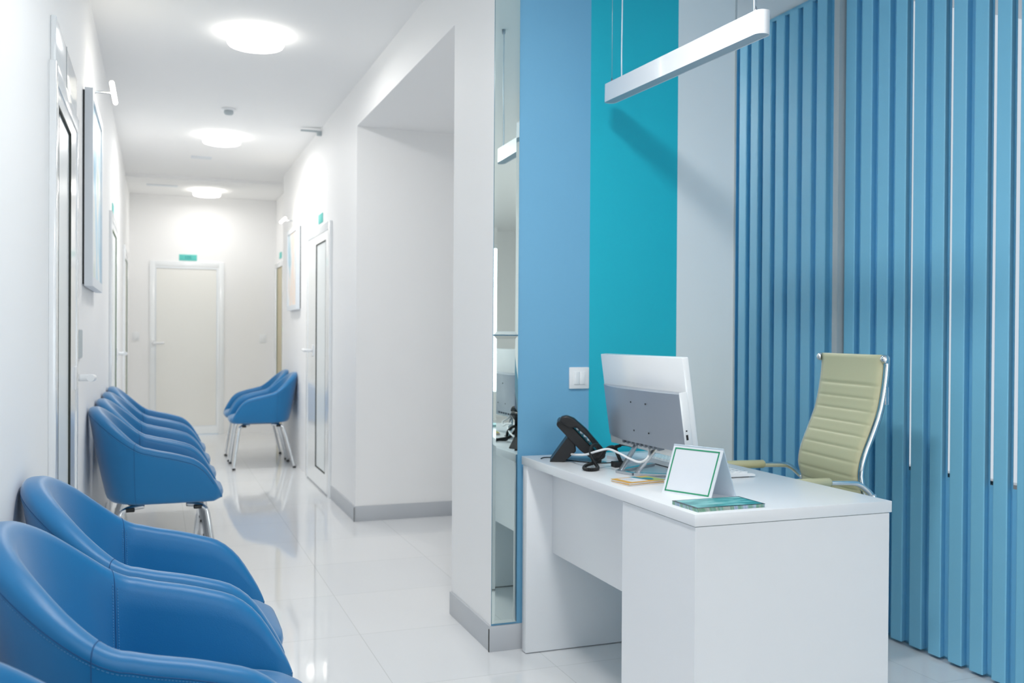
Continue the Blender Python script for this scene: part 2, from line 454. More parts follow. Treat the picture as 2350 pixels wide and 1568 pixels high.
box('switch_frame', (-.04, .04, -.009, 0, -.05, .05), M['plastic'], t, bev=.003)
box('rocker', (-.024, .024, -.012, -.007, -.028, .028), M['plastic'], t, bev=.001)
t = thing('card_reader', 'slim card reader with green light beside the far right door', 'card reader', (1.35, 10.95, 1.26))
box('reader_body', (-.02, .003, -.02, .02, -.1, .1), M['frame'], t, bev=.003)
bm = new_bm(); add_lathe(bm, [(.001, -.022), (.012, -.0215), (.014, -.019)], (0, 0, .0), axis='X', seg=16); obj('indicator_light', bm, M['led'], t, label='green indicator light')

# pictures with lamps
def picture(side, x, yc, zc, w, h, art, label, lamplabel, la, lz, lx):
    s = side
    t = thing('framed_picture', label, 'picture', (x, yc, zc))
    bm = new_bm()
    X = lambda a, b: (min(s * a, s * b), max(s * a, s * b))
    fw = .045
    for d in ((-w / 2, -w / 2 + fw, -h / 2, h / 2), (w / 2 - fw, w / 2, -h / 2, h / 2), (-w / 2 + fw, w / 2 - fw, -h / 2, -h / 2 + fw), (-w / 2 + fw, w / 2 - fw, h / 2 - fw, h / 2)):
        add_box(bm, *X(.008, .042), *d, bev=.001)
    obj('frame', bm, M['frame'], t)
    box('shadow_backing', (*X(0, .01), -w / 2 + .01, w / 2 - .01, -h / 2 + .01, h / 2 - .01), M['black'], t)  # black sheet stands in for the shadow gap between frame and wall
    box('canvas', (*X(.01, .034), -w / 2 + fw, w / 2 - fw, -h / 2 + fw, h / 2 - fw), art, t)
    k = thing('picture_light', lamplabel, 'picture light', (x, yc, zc + h / 2))
    bm = new_bm(); add_tube(bm, [(0, 0, lz - .03), (s * .03, 0, lz), (s * lx, 0, lz)], .006, 8); add_box(bm, *X(0, .008), -.03, .03, lz - .055, lz - .005, bev=.002)
    obj('arm', bm, M['chrome'], k)
    bm = new_bm(); add_tube(bm, [(s * lx, -la / 2, lz), (s * lx, -la / 2 + .008, lz), (s * lx, la / 2 - .008, lz), (s * lx, la / 2, lz)], lambda q: .011 if .1 < q < .9 else .007, 14)
    obj('lamp_tube', bm, M['glow2'], k)
picture(1, XL, 4.98, 1.86, .80, .88, M['art1'], 'large pale blue framed picture on the left wall past the door', 'lit tube picture light above the large blue picture on the left wall', .42, .075, .11)
picture(-1, XR, 8.93, 1.81, .66, .76, M['art2'], 'pastel framed picture on the right wall above the chair pair', 'lit tube picture light above the pastel picture on the right wall', .36, .07, .12)

# ------------------------------------------------------------------ mirror
t = thing('wall_mirror', 'tall narrow wall mirror between the white corner and the sky blue stripe', 'mirror', (1.2515, YP, 0))
def mirror_panel(z0, z1):
    bm = new_bm(); w, bv, d = .0505, .0125, .006
    o_ = [(-w, z0), (w, z0), (w, z1), (-w, z1)]; i_ = [(-w + bv, z0 + bv), (w - bv, z0 + bv), (w - bv, z1 - bv), (-w + bv, z1 - bv)]
    b0 = [bm.verts.new((x, 0, z)) for x, z in o_]; o1 = [bm.verts.new((x, -d + .0011, z)) for x, z in o_]; i1 = [bm.verts.new((x, -d, z)) for x, z in i_]
    bm.faces.new(i1); bm.faces.new(b0)
    for k in range(4):
        bm.faces.new((o1[k], o1[(k + 1) % 4], i1[(k + 1) % 4], i1[k]))
        f = bm.faces.new((b0[k], b0[(k + 1) % 4], o1[(k + 1) % 4], o1[k])); f.material_index = 1
    obj('mirror_panel', bm, [M['mirror'], M['mirrorcut']], t)
mirror_panel(.106, 1.2115); mirror_panel(1.2155, 2.74)

# ------------------------------------------------------------------ vertical blinds
def slat_bm(z0, z1, flange, ridge=.064, depth=.035):
    """trapezoid box slat: ridge facing -x; local y=0 at ridge far end, going to -y"""
    bm = new_bm(); th = .0016; ch = .004
    # outer contour (facing room), then back offset
    P = [(depth, .0), (ch * .6, 0.0), (0, -ch), (0, -ridge + ch), (ch * .6, -ridge), (depth, -ridge + .009), (depth + .001, -ridge + .009 - flange)]
    Q = [(depth, .0 - th), (ch * .6 + th, -th), (th, -ch - th * .4), (th, -ridge + ch + th * .4), (ch * .6 + th, -ridge + th), (depth + th, -ridge + .009 + th), (depth + th + .001, -ridge + .009 - flange)]
    for s in range(len(P) - 1):
        add_prism(bm, [P[s], P[s + 1], Q[s + 1], Q[s]], 2, z0, z1)
    if flange < .02: add_prism(bm, [(depth, -ridge + .009 - flange), (depth + .001, -ridge - .04), (depth + .003, -ridge - .04), (depth + .002, -ridge + .009 - flange)], 2, z0, .69)
    return bm
def blind(y0, n, pitch, xx, z0, z1, name, label, flanges, ridge):
    t = thing('vertical_blind', label, 'blind', (xx, y0, 0))
    box('headrail', (.014, .03, -n * pitch, 0, z1 + .002, z1 + .022), M['slat'], t)
    protos = {}
    for k in range(n):
        f = flanges[k % len(flanges)]
        if f not in protos:
            gap = f < .02
            protos[f] = obj('slat', slat_bm(z0, z1, f, ridge - (.003 if gap else 0), .030 if gap else .035), M['slat'], t); o = protos[f]
        else:
            o = protos[f].copy(); COL.objects.link(o); o.parent = t
        o.location = (random.uniform(-.0012, .0012), -k * pitch, 0)
    return t
# ridge far end just right of each groove: front groove (dark face) centres at 3.282 - .0977 k
blind(3.297, 19, .0977, 2.755, .012, 2.73, 'b', 'blue vertical blind of wide ribbed slats along the right side, nearest part', [.05, .05, .05, .0085, .05, .0076, .05, .0062, .0062, .05, .008], .063)
blind(4.197, 8, .1005, 2.76, .012, 2.73, 'b', 'blue vertical blind in the shaded recess between pale grey wall and grey post', [.05], .065)

# ------------------------------------------------------------------ desk
t = thing('reception_desk', 'white laminate reception desk with knee opening and solid end pedestal', 'desk', (1.31, 2.13, 0))
box('desktop', (0, .645, 0, 1.25, .718, .75), M['lam'], t, bev=.0012)
box('side_panel', (.004, .64, 1.205, 1.245, .004, .716), M['lam'], t, bev=.001)
box('modesty_panel', (.11, .13, .42, 1.205, .38, .716), M['lam'], t, bev=.001)
bm = new_bm(); add_box(bm, .004, .64, .004, .416, .004, .7155, bev=.001); obj('pedestal', bm, M['lam'], t)
box('joint_strip', (.006, .638, .006, .414, .7155, .718), M['lamedge'], t)
bm = new_bm(); add_box(bm, .085, .105, 1.18, 1.205, .70, .716, bev=.001); add_box(bm, .09, .1, 1.19, 1.205, .685, .70); obj('corner_bracket', bm, M['alu2'], t)
DZ = .75
# desk items ---------------------------------------------------------------
# display
def place(t_, pts): pass
mt = thing('computer_monitor', 'all-in-one computer with white back and silver rear cover on a wire stand', 'monitor', (1.545, 2.765, DZ))
MT = Matrix.Rotation(R(-8), 4, 'Y')
def mbox(name, d, m, bev=0, par=None):
    o = box(name, d, m, par or mt, bev=bev); o.matrix_local = Matrix.Translation((0, 0, .09)) @ MT; return o
mbox('display_body', (-.022, 0, -.28, .28, -.005, .315), M['pvc'], .003)
mbox('screen', (.0, .001, -.27, .27, .01, .305), M['black'])
bm = new_bm()
pr = []
for k in range(25):
    u = -1 + 2 * k / 24; pr.append((-.022 - (.034 * (1 - abs(u) ** 3.0) if u > 0 else .034 - .008 * abs(u) ** 2.5) - (.002 if u > 0 else 0), .0 + .280 * u - .001))
pr.append((-.022, .279)); pr.append((-.022, -.281))
add_prism(bm, pr, 2, .028, .208)
for e in bm.edges[:]: pass
cov = obj('rear_cover', bm, M['silver'], mt, label='silver rear cover', autosmooth=True); cov.matrix_local = Matrix.Translation((0, 0, .09)) @ MT
bv = cov.modifiers.new('b', 'BEVEL'); bv.width = .004; bv.segments = 2; bv.limit_method = 'ANGLE'; bv.angle_limit = R(50)
mbox('side_shell', (-.0475, -.0215, -.2835, -.2805, .024, .212), M['pvc'], .001)
for z in (.186 - .09, .171 - .09): pass
mbox('port', (-.04, -.035, -.2842, -.2832, .092, .096), M['black']); mbox('port', (-.041, -.034, -.2842, -.2832, .066, .082), M['black'])
for y, z in ((.0, .165), (-.1, .165), (.0, .07), (-.1, .07)):
    bm = new_bm(); add_lathe(bm, [(.0028, -.0015), (.0028, 0)], (-.0575, y + .02, z), axis='X', seg=12)
    o = obj('screw_hole', bm, M['black'], mt); o.matrix_local = Matrix.Translation((0, 0, .09)) @ MT
bm = new_bm()
for k in range(9): add_box(bm, -.05, -.03, -.12 + k * .03, -.108 + k * .03, .016, .028)
o = obj('connector_row', bm, M['alu'], mt); o.matrix_local = Matrix.Translation((0, 0, .09)) @ MT
# stand of flat bent bar: local coordinates relative to (1.545,2.765)
def loc(p): return (p[0] - 1.545, p[1] - 2.765, p[2] - DZ)
bm = new_bm()
FB = (.0035, .010)
for (A, B, U) in (((1.462, 2.868, .0), (1.66, 2.985, 0), (1.527, 2.845, 0)), ((1.482, 2.79, 0), (1.70, 2.655, 0), (1.527, 2.703, 0))):
    add_tube(bm, [loc((B[0], B[1], DZ + .005)), loc((A[0], A[1], DZ + .005))], .006, 8, prof=(.005, .010))
    add_tube(bm, [loc((A[0] + .01, A[1], DZ + .007)), loc((A[0] + .02, A[1] - .0, DZ + .02)), loc((U[0] + .012, U[1], DZ + .125))], .006, 8, prof=(.005, .0105))
add_tube(bm, [loc((1.462, 2.868, DZ + .005)), loc((1.482, 2.79, DZ + .005))], .006, 8, prof=(.005, .0105))
obj('stand', bm, M['alu2'], mt, autosmooth=True)
# keyboard
kb = thing('keyboard', 'white computer keyboard lying behind the tent card', 'keyboard', (1.765, 2.85, DZ))
bm = new_bm(); add_prism(bm, [(-.085, .004), (-.085, .022), (.072, .013), (.085, .010), (.085, .003)], 1, -.215, .215)
o = obj('keyboard_body', bm, M['plastic'], kb, autosmooth=True); bv = o.modifiers.new('b', 'BEVEL'); bv.width = .002; bv.segments = 2
box('rubber_pad', (-.07, .07, -.2, .2, 0, .0045), M['black'], kb)
kp = None
for r in range(5):
    for c in range(18):
        z = .022 - (r * .0285 + .01) * .057
        if kp is None:
            bm = new_bm(); add_box(bm, -.0105, .0105, -.0098, .0098, 0, .006, bev=.0015); kp = o = obj('key', bm, M['pvc'], kb, autosmooth=True)
        else: o = kp.copy(); COL.objects.link(o); o.parent = kb
        o.location = (-.066 + r * .0285, -.2 + c * .0235, z - .001)
# tent card
tc_ = thing('tent_card', 'blank white tent card with thin green border on the desk', 'sign', (1.47, 2.39, DZ))
def q(p): return Vector((p[0] - 1.47, p[1] - 2.39, p[2] - DZ))
BL, BR_ = q((1.405, 2.469, DZ)), q((1.474, 2.313, DZ)); TL, TR = q((1.450, 2.476, .892)), q((1.521, 2.32, .892)); KL, KR = q((1.500, 2.484, DZ)), q((1.569, 2.327, DZ))
def panel(bm, a, b, c, d, t, mi=0):
    n = (b - a).cross(d - a).normalized() * t
    v = [bm.verts.new(p) for p in (a, b, c, d)] + [bm.verts.new(p + n) for p in (a, b, c, d)]
    F = [(0, 1, 2, 3), (7, 6, 5, 4), (0, 4, 5, 1), (1, 5, 6, 2), (2, 6, 7, 3), (3, 7, 4, 0)]
    for f in F: bm.faces.new([v[i] for i in f]).material_index = mi
bm = new_bm(); panel(bm, BL, BR_, TR, TL, -.003); obj('front_face', bm, M['paper'], tc_)
bm = new_bm(); panel(bm, KL, KR, TR, TL, .003); obj('rear_face', bm, M['acrylic'], tc_)
def uv(u, v): return (BL * (1 - u) + BR_ * u) * (1 - v) + (TL * (1 - u) + TR * u) * v
nrm = (BR_ - BL).cross(TL - BL).normalized()
bm = new_bm()
U0, U1, V0, V1, tu, tv = .045, .945, .045, .93, .022, .026
for (a, b, c, d) in ((U0, U1, V0, V0 + tv), (U0, U1, V1 - tv, V1), (U0, U0 + tu, V0, V1), (U1 - tu, U1, V0, V1)):
    sgn = nrm if nrm.x < 0 else -nrm
    panel(bm, uv(a, c) + sgn * .0002, uv(b, c) + sgn * .0002, uv(b, d) + sgn * .0002, uv(a, d) + sgn * .0002, .0008 if sgn == nrm else -.0008)
obj('green_border', bm, M['green'], tc_, label='thin green border line')
# orange booklets
def booklet(z, rz, label, top, cols):
    t = thing('booklet', label, 'booklet', (1.420, 2.648, DZ + z), rz, group='orange booklets on the desk')
    box('pages', (-.069, .069, -.045, .045, 0, .0045), M['paper'], t)
    box('cover', (-.071, .071, -.047, .047, .0045, .0058), M['orange'], t, label='orange printed cover')
    if top:
        bm = new_bm()
        add_box(bm, -.052, .012, -.036, .036, .0058, .0061, mi=0)
        add_box(bm, .030, .0705, -.0465, .03, .0058, .0061, mi=1)
        add_prism(bm, [(-.0 + .0, .0465), (.022, .0465), (.028, -.002), (.012, -.012)], 2, .0061, .0063, mi=2)
        add_prism(bm, [(.033 + .016 * cos(a * pi / 10), -.008 + .022 * sin(a * pi / 10)) for a in range(20)], 2, .0063, .0065, mi=2)
        for k in range(4): add_box(bm, -.045, -.01 - .004 * k, .02 - k * .01, .0225 - k * .01, .0061, .0062, mi=3)
        obj('cover_print', bm, [M['paper'], M['olive'], M['tealprint'], M['inklines']], t)
booklet(0, R(8), 'lower orange booklet, mostly covered by the upper one', False, 0)
booklet(.0062, R(11), 'upper orange booklet with white panel and teal oval on its cover', True, 0)
# teal leaflets
for k in range(3):
    t = thing('leaflet', ['bottom teal leaflet of the small pile at the desk corner', 'middle teal leaflet of the small pile at the desk corner', 'topmost teal leaflet of the pile, dark border around a teal cover'][k], 'leaflet', (1.440, 2.222, DZ + k * .0034), R(2 - k * .8), group='pile of teal leaflets')
    box('pages', (-.108, .108, -.062, .062, 0, .0028), M['pages'], t, bev=.0006)
    box('cover', (-.1085, .1085, -.0625, .0625, .0028, .0034), M['inkprint' if k == 2 else 'pages'], t)
    if k == 2: box('cover_print', (-.1, .1025, -.056, .0565, .0034, .0036), M['leaf'], t, label='teal cover print')
# phone
ph = thing('desk_phone', 'black desk telephone tilted on its wedge foot at the far end of the desk', 'telephone', (1.462, 3.2, DZ), R(-24))
def px(p): return (p[0] - 1.46, p[1] - DZ)
bm = new_bm()
add_prism(bm, [px(p) for p in ((1.383, .893), (1.392, .903), (1.43, .893), (1.548, .772), (1.548, .752), (1.528, .752), (1.47, .795), (1.405, .862), (1.384, .884))], 1, -.075, .09)
o = obj('phone_body', bm, M['black'], ph, autosmooth=True); bv = o.modifiers.new('b', 'BEVEL'); bv.width = .004; bv.segments = 2; bv.limit_method = 'ANGLE'
bm = new_bm(); add_prism(bm, [px(p) for p in ((1.358, .7505), (1.425, .845), (1.452, .815), (1.455, .79), (1.412, .7505))], 1, -.06, .075)
o = obj('wedge_foot', bm, M['black'], ph, autosmooth=True); bv = o.modifiers.new('b', 'BEVEL'); bv.width = .003; bv.segments = 2; bv.limit_method = 'ANGLE'
bm = new_bm()
hs = [px(p) for p in ((1.392, .900), (1.400, .918), (1.420, .923), (1.447, .913), (1.490, .876), (1.535, .825), (1.562, .787), (1.560, .772), (1.545, .762), (1.528, .779), (1.53, .800), (1.495, .845), (1.455, .880), (1.432, .877), (1.415, .885))]
add_prism(bm, hs, 1, -.088, -.040)
o = obj('handset', bm, M['black'], ph, autosmooth=True); bv = o.modifiers.new('b', 'BEVEL'); bv.width = .006; bv.segments = 3; bv.limit_method = 'ANGLE'; bv.angle_limit = R(25)
bm = new_bm()
for r in range(4):
    for c in range(3):
        t_ = .35 + r * .13; X0 = -.045 + .11 * t_ + .0; Z0 = .146 - .105 * t_
        add_box(bm, X0, X0 + .011, -.015 + c * .028, .003 + c * .028, Z0 - .001, Z0 + .007, bev=.001)
obj('buttons', bm, M['post'], ph)
# coiled cord
def coil(path, rad, wire, turns_per_m):
    P = catmull(path, 24); L = 0; out = []; up = Vector((.3, .5, 1)).normalized(); N = None
    for i in range(len(P) - 1):
        T = (P[i + 1] - P[i]); d = T.length
        if d < 1e-6: continue
        T /= d
        N = (up - T * up.dot(T)).normalized() if N is None else (N - T * N.dot(T)).normalized()
        B = T.cross(N); n = max(2, int(d * turns_per_m * 8))
        for k in range(n):
            s = L + d * k / n; a = 2 * pi * s * turns_per_m
            out.append(P[i] + T * (d * k / n) + N * rad * cos(a) + B * rad * sin(a))
        L += d
    return out
cord = [(1.521, 3.09, 0.787), (1.479, 3.06, 0.821), (1.436, 3.02, 0.823), (1.418, 2.99, 0.801), (1.419, 2.97, 0.779), (1.425, 2.95, 0.760), (1.412, 2.93, 0.7565), (1.385, 2.92, 0.7565), (1.372, 2.945, 0.7575), (1.391, 2.97, 0.764), (1.424, 2.98, 0.771), (1.445, 2.98, 0.789), (1.467, 2.98, 0.812), (1.496, 2.99, 0.822), (1.522, 3.0, 0.817)]
bm = new_bm(); add_tube(bm, coil(cord, .0052, .0012, 300), .0018, 5)
tag(obj('coiled_cord', bm, M['black']), 'black coiled handset cord looped on the desk beside the telephone', 'cord')
bm = new_bm()
add_tube(bm, [(1.43, 3.2, .775), (1.408, 3.1, 0.785), (1.414, 3.02, 0.795), (1.427, 2.96, 0.813), (1.454, 2.93, 0.823), (1.46, 2.86, 0.818), (1.47, 2.8, 0.806), (1.481, 2.75, 0.8), (1.49, 2.72, 0.814), (1.511, 2.74, 0.833), (1.518, 2.76, 0.862)], .004, 10, smooth=6)
tag(obj('white_cable', bm, M['plastic']), 'white cable arching from the telephone foot up to the monitor', 'cable')
t = thing('power_cable', 'black power cable with plug and adapter hanging behind the monitor', 'cable', (1.55, 2.98, DZ))
def AC(p): return (p[0] - 1.55, p[1] - 2.98, p[2] - DZ)
bm = new_bm(); add_tube(bm, [AC(p) for p in ((1.524, 3.0, 0.822), (1.527, 2.97, 0.83), (1.53, 2.93, 0.833), (1.534, 2.89, 0.832), (1.533, 2.86, 0.843), (1.53, 2.85, 0.856), (1.53, 2.86, 0.868))], .0032, 8, smooth=6); obj('lead', bm, M['rub'], t)
bm = new_bm(); add_tube(bm, [AC(p) for p in ((1.514, 3.012, .815), (1.518, 3.0, .82), (1.526, 2.975, .828))], lambda q: .008 - .003 * q, 10); obj('plug', bm, M['rub'], t)
bm = new_bm(); add_tube(bm, [AC(p) for p in ((1.518, 3.0, .815), (1.525, 2.99, .79), (1.535, 2.985, .765))], .0065, 8, smooth=4); add_tube(bm, [AC(p) for p in ((1.51, 3.0, .765), (1.48, 3.06, .757), (1.44, 3.14, .754), (1.40, 3.24, .753))], .002, 6, smooth=5); obj('lead', bm, M['rub'], t)
bm = new_bm(); add_box(bm, -.045, .0, -.005, .03, .0, .02, bev=.003); obj('adapter', bm, M['rub'], t)
# black wire going off to the left of the phone
bm = new_bm(); add_tube(bm, [(1.345, 3.27, .7525), (1.37, 3.29, .753), (1.42, 3.27, .753)], .002, 6, smooth=5)
tag(obj('phone_line', bm, M['rub']), 'thin black phone line on the desk left of the telephone foot', 'cable')
# paper pile behind the stand
t = thing('paper_stack', 'short white paper stack on the desk behind the monitor stand', 'paper', (1.70, 3.16, DZ), R(12))
box('sheets', (-.1, .1, -.07, .07, 0, .012), M['paper'], t)

# ------------------------------------------------------------------ pendant lamp
t = thing('pendant_lamp', 'long white linear pendant lamp hanging over the reception desk', 'pendant lamp', (1.624, 2.785, 2.130))
TI = Matrix.Rotation(R(1.6), 4, 'X')
def stadium(L_, w, n=12):
    P = []
    for k in range(n + 1): a = -pi / 2 + pi * k / n; P.append((w * cos(a + pi / 2) * 1.0, L_ + w * sin(a + pi / 2))) if False else None
    P = [(w * cos(pi * k / n), L_ + w * sin(pi * k / n)) for k in range(n + 1)] + [(-w * cos(pi * k / n), -L_ - w * sin(pi * k / n)) for k in range(n + 1)]
    return P
bm = new_bm(); O = stadium(.482, .024); I = stadium(.482, .0215)
vo0 = [bm.verts.new((x, y, -.034)) for x, y in O]; vo1 = [bm.verts.new((x, y, .034)) for x, y in O]; vi0 = [bm.verts.new((x, y, -.034)) for x, y in I]; vi1 = [bm.verts.new((x, y, -.029)) for x, y in I]
n = len(O)
for k in range(n):
    j = (k + 1) % n
    if (vo0[k].co - vo0[j].co).length < 1e-6: continue
    bm.faces.new((vo0[k], vo0[j], vo1[j], vo1[k])); bm.faces.new((vo0[k], vo0[j], vi0[j], vi0[k])); bm.faces.new((vi0[k], vi0[j], vi1[j], vi1[k]))
bm.faces.new(vo1)
o = obj('lamp_body', bm, M['lampb'], t, autosmooth=True); o.matrix_local = TI
bm = new_bm(); add_prism(bm, I, 2, -.033, -.028); o = obj('diffuser', bm, M['diffuser'], t, label='grey unlit diffuser strip'); o.matrix_local = TI
for y in (-.455, .475):
    z = .034 + y * math.tan(R(1.6))
    bm = new_bm(); add_tube(bm, [(0, y, z), (0, y, CR - 2.130)], .0009, 6); o = obj('wire', bm, M['alu2'], t)
    bm = new_bm(); add_lathe(bm, [(.0045, 0), (.0045, .012), (.002, .022)], (0, y, z), seg=12); obj('wire_grip', bm, M['alu'], t)
    bm = new_bm(); add_lathe(bm, [(.008, 0), (.008, -.02), (.003, -.026)], (0, y, CR - 2.130), seg=12); obj('ceiling_grip', bm, M['alu'], t)
for y in (.393, -.448):
    z = .034 + y * math.tan(R(1.6))
    bm = new_bm(); add_tube(bm, [(0.0, y, z), (.001, y + .004, z + .1), (-.001, y - .003, z + .3), (.0, y, CR - 2.130)], .0026, 8, smooth=6); obj('power_cord', bm, M['acrylic'], t)
t['label'] = 'long white linear pendant lamp hanging over the reception desk'

# ------------------------------------------------------------------ office chair (local +x is forward)
oc = thing('office_chair', 'cream leather office chair with ribbed high back and chrome frame behind the desk', 'office chair', (2.175, 2.905, 0), R(172))
W2 = .205
prof = [(-.262, 1.152), (-.262, 1.10), (-.252, 1.02), (-.236, .945), (-.208, .87), (-.183, .81), (-.168, .76), (-.165, .715), (-.178, .67), (-.185, .62), (-.175, .56), (-.14, .515), (-.08, .495), (.0, .49), (.1, .495), (.2, .50), (.25, .49), (.27, .46)]
PP = catmull([(a, 0, b) for a, b in prof], 8)
Ls = [0]
for i in range(1, len(PP)): Ls.append(Ls[-1] + (PP[i] - PP[i - 1]).length)
def ribd(s):
    if s < .115: return .006 * min(1, s / .01, (.115 - s) / .012)
    k = ((s - .115) % .0475) / .0475
    return .006 * (1 - (2 * k - 1) ** 8)
def leather_sheet(i0, i1, nm):
    bm = new_bm(); rows = []
    ncol = 14
    # resample finely
    S = []; s = Ls[i0]
    while s < Ls[i1]:
        S.append(s); s += .0038
    S.append(Ls[i1])
    def pt(s):
        for i in range(1, len(PP)):
            if Ls[i] >= s - 1e-9:
                f = (s - Ls[i - 1]) / max(1e-9, Ls[i] - Ls[i - 1]); return PP[i - 1].lerp(PP[i], f), (PP[i] - PP[i - 1]).normalized()
        return PP[-1], (PP[-1] - PP[-2]).normalized()
    for s in S:
        p, T = pt(s); N = Vector((-T.z, 0, T.x)) ; N = N if N.x > 0 or (abs(N.x) < .5 and N.z > 0) else -N
        top = []; bot = []
        for c in range(ncol + 1):
            u = -1 + 2 * c / ncol; e = (1 - abs(u) ** 8)
            y = u * (W2 - .006)
            top.append(bm.verts.new(p + N * (.008 + ribd(s) * e + .0) * 1 + Vector((0, y, 0)) + N * .004 * (e - 1)))
            bot.append(bm.verts.new(p - N * (.006 + ribd(s) * e * .8) + Vector((0, y, 0)) - N * .004 * (e - 1)))
        rows.append(top + bot[::-1])
    m = len(rows[0])
    for a in range(len(rows) - 1):
        for c in range(m):
            f = bm.faces.new((rows[a][c], rows[a][(c + 1) % m], rows[a + 1][(c + 1) % m], rows[a + 1][c])); f.smooth = True
    bm.faces.new(rows[0]); bm.faces.new(rows[-1])
    return obj(nm, bm, M['cream'], oc)
cut = 11 * 8
leather_sheet(0, cut, 'backrest'); leather_sheet(cut, len(PP) - 1, 'seat')
for s in (-1, 1):
    bm = new_bm(); add_tube(bm, [(p.x - .010 if p.z > .56 else p.x, s * (W2 + .004), p.z) for p in PP[2::4]], .006, 8, prof=(.009, .005)); obj('side_rail', bm, M['chrome'], oc)
    bm = new_bm(); add_lathe(bm, [(.001, s * .014), (.011, s * .013), (.0155, s * .008), (.0155, -s * .006), (.001, -s * .006)], (-.262, s * (W2 + .004), 1.137), axis='Y', seg=24); obj('top_cap', bm, M['chrome'], oc)
    bm = new_bm(); add_box(bm, -.275, -.262, s * (W2 + .006) - .004, s * (W2 + .006) + .004, .975, 1.04, bev=.002); obj('rail_clip', bm, M['chrome'], oc)
    ya = s * (W2 + .035)
    bm = new_bm(); add_tube(bm, [(-.195, s * (W2 + .01), .655), (-.19, ya, .665), (-.145, ya, .70), (-.09, ya, .708), (.1, ya, .708), (.16, ya, .69), (.175, ya, .62), (.12, ya, .50), (.08, s * (W2 + .005), .48)], .009, 10, smooth=5, prof=(.007, .012)); obj('armrest', bm, M['chrome'], oc, label='chrome armrest loop')
    bm = new_bm(); add_tube(bm, [(-.035, ya, .712), (-.03, ya, .712), (.12, ya, .712), (.126, ya, .712)], lambda q: .016 if .05 < q < .95 else .012, 14, prof=None); obj('arm_pad', bm, M['cream'], oc, label='cream arm pad')
    bm = new_bm(); add_lathe(bm, [(.001, s * .012), (.010, s * .010), (.011, -s * .008), (.001, -s * .008)], (-.2, ya, .658), axis='Y', seg=16); obj('arm_knob', bm, M['chrome'], oc)
bm = new_bm(); add_tube(bm, [(-.275, -W2, 1.137), (-.275, W2, 1.137)], .008, 10); add_tube(bm, [(-.2, -W2, .66), (-.2, W2, .66)], .008, 10); obj('cross_bar', bm, M['chrome'], oc)
bm = new_bm(); add_box(bm, -.1, .12, -.08, .08, .43, .475, bev=.008); obj('tilt_mechanism', bm, M['black'], oc)
bm = new_bm(); add_lathe(bm, [(.025, .09), (.025, .30), (.014, .30), (.014, .44)], (0, 0, 0), seg=20); obj('gas_column', bm, M['chrome'], oc)
for k in range(5):
    a = 2 * pi * k / 5 + .3
    bm = new_bm(); add_tube(bm, [(.02 * cos(a), .02 * sin(a), .10), (.15 * cos(a), .15 * sin(a), .095), (.27 * cos(a), .27 * sin(a), .07)], lambda q: .018 - .006 * q, 10, smooth=3); lg = obj('base_leg', bm, M['chrome'], oc)
    bm = new_bm(); add_lathe(bm, [(.001, -.02), (.026, -.02), (.0275, -.012), (.0275, -.004), (.01, -.003), (.01, .003), (.0275, .004), (.0275, .012), (.026, .02), (.001, .02)], (.27 * cos(a), .27 * sin(a), .0275), axis='Y', seg=18)
    add_tube(bm, [(.27 * cos(a), .27 * sin(a), .03), (.27 * cos(a), .27 * sin(a), .075)], .006, 8); obj('caster', bm, M['black'], lg)

# ------------------------------------------------------------------ blue tub chair (local +x forward)
ARM = [(.291, .442), (.2835, .462), (.270, .490), (.250, .525), (.227, .562), (.197, .596), (.160, .622), (.12, .636), (.06, .653), (0.0, .666), (-.04, .677)]
def smooth01(t): t = max(0, min(1, t)); return t * t * (3 - 2 * t)
ARM = [(p.x, p.z) for p in catmull([(a, 0, b) for a, b in ARM], 6)]
def interp(tab, x):
    for (a, b), (c, d) in zip(tab, tab[1:]):
        if (a - x) * (c - x) <= 0 and a != c: return b + (d - b) * (x - a) / (c - a)
    return tab[0][1] if x > tab[0][0] else tab[-1][1]
def stations():
    S = []   # (px,py at base, nx,ny outward, ztop, thickness, lean)
    xa, wa, xb = -.04, .238, .155
    xs = [.291, .2895, .286, .281, .274, .264, .252, .238, .222, .204, .184, .162, .138, .112, .084, .056, .028, 0.0, -.02]
    for x in xs:
        e = smooth01((.296 - x) / .04)
        S.append((x, -(wa + .006 * (1 - e) * -1), 0, -1, interp(ARM, x), 0.022 + .032 * e, .035, 0.))
    nA = 26
    for k in range(0, 2 * nA + 1):
        th = pi * k / (2 * nA)          # 0..pi, pi/2 is back centre
        c, s = cos(th), sin(th)
        ex = 2 / 2.35
        X = xa - xb * abs(s) ** ex; Y = -(wa * abs(c) ** ex) * (1 if c > 0 else -1)
        nx, ny = -abs(s) ** (2 - ex) / xb, -(abs(c) ** (2 - ex)) / wa * (1 if c > 0 else -1)
        l = math.hypot(nx, ny) or 1; nx /= l; ny /= l
        f = smooth01(min(th, pi - th) / (pi / 2))
        g = min(th, pi - th) / (pi / 2)
        zt = .677 + .180 * (abs(sin(g * pi / 2)) ** 1.45)
        S.append((X, Y, nx, ny, zt, .054 + .012 * f, .035 + .05 * f, f))
    back = [(x, -y, nx, -ny, zt, t, le, f) for (x, y, nx, ny, zt, t, le, f) in S[:len(xs)]][::-1]
    return S + back, len(xs)
ST, NARM = stations()
ZB0 = .412
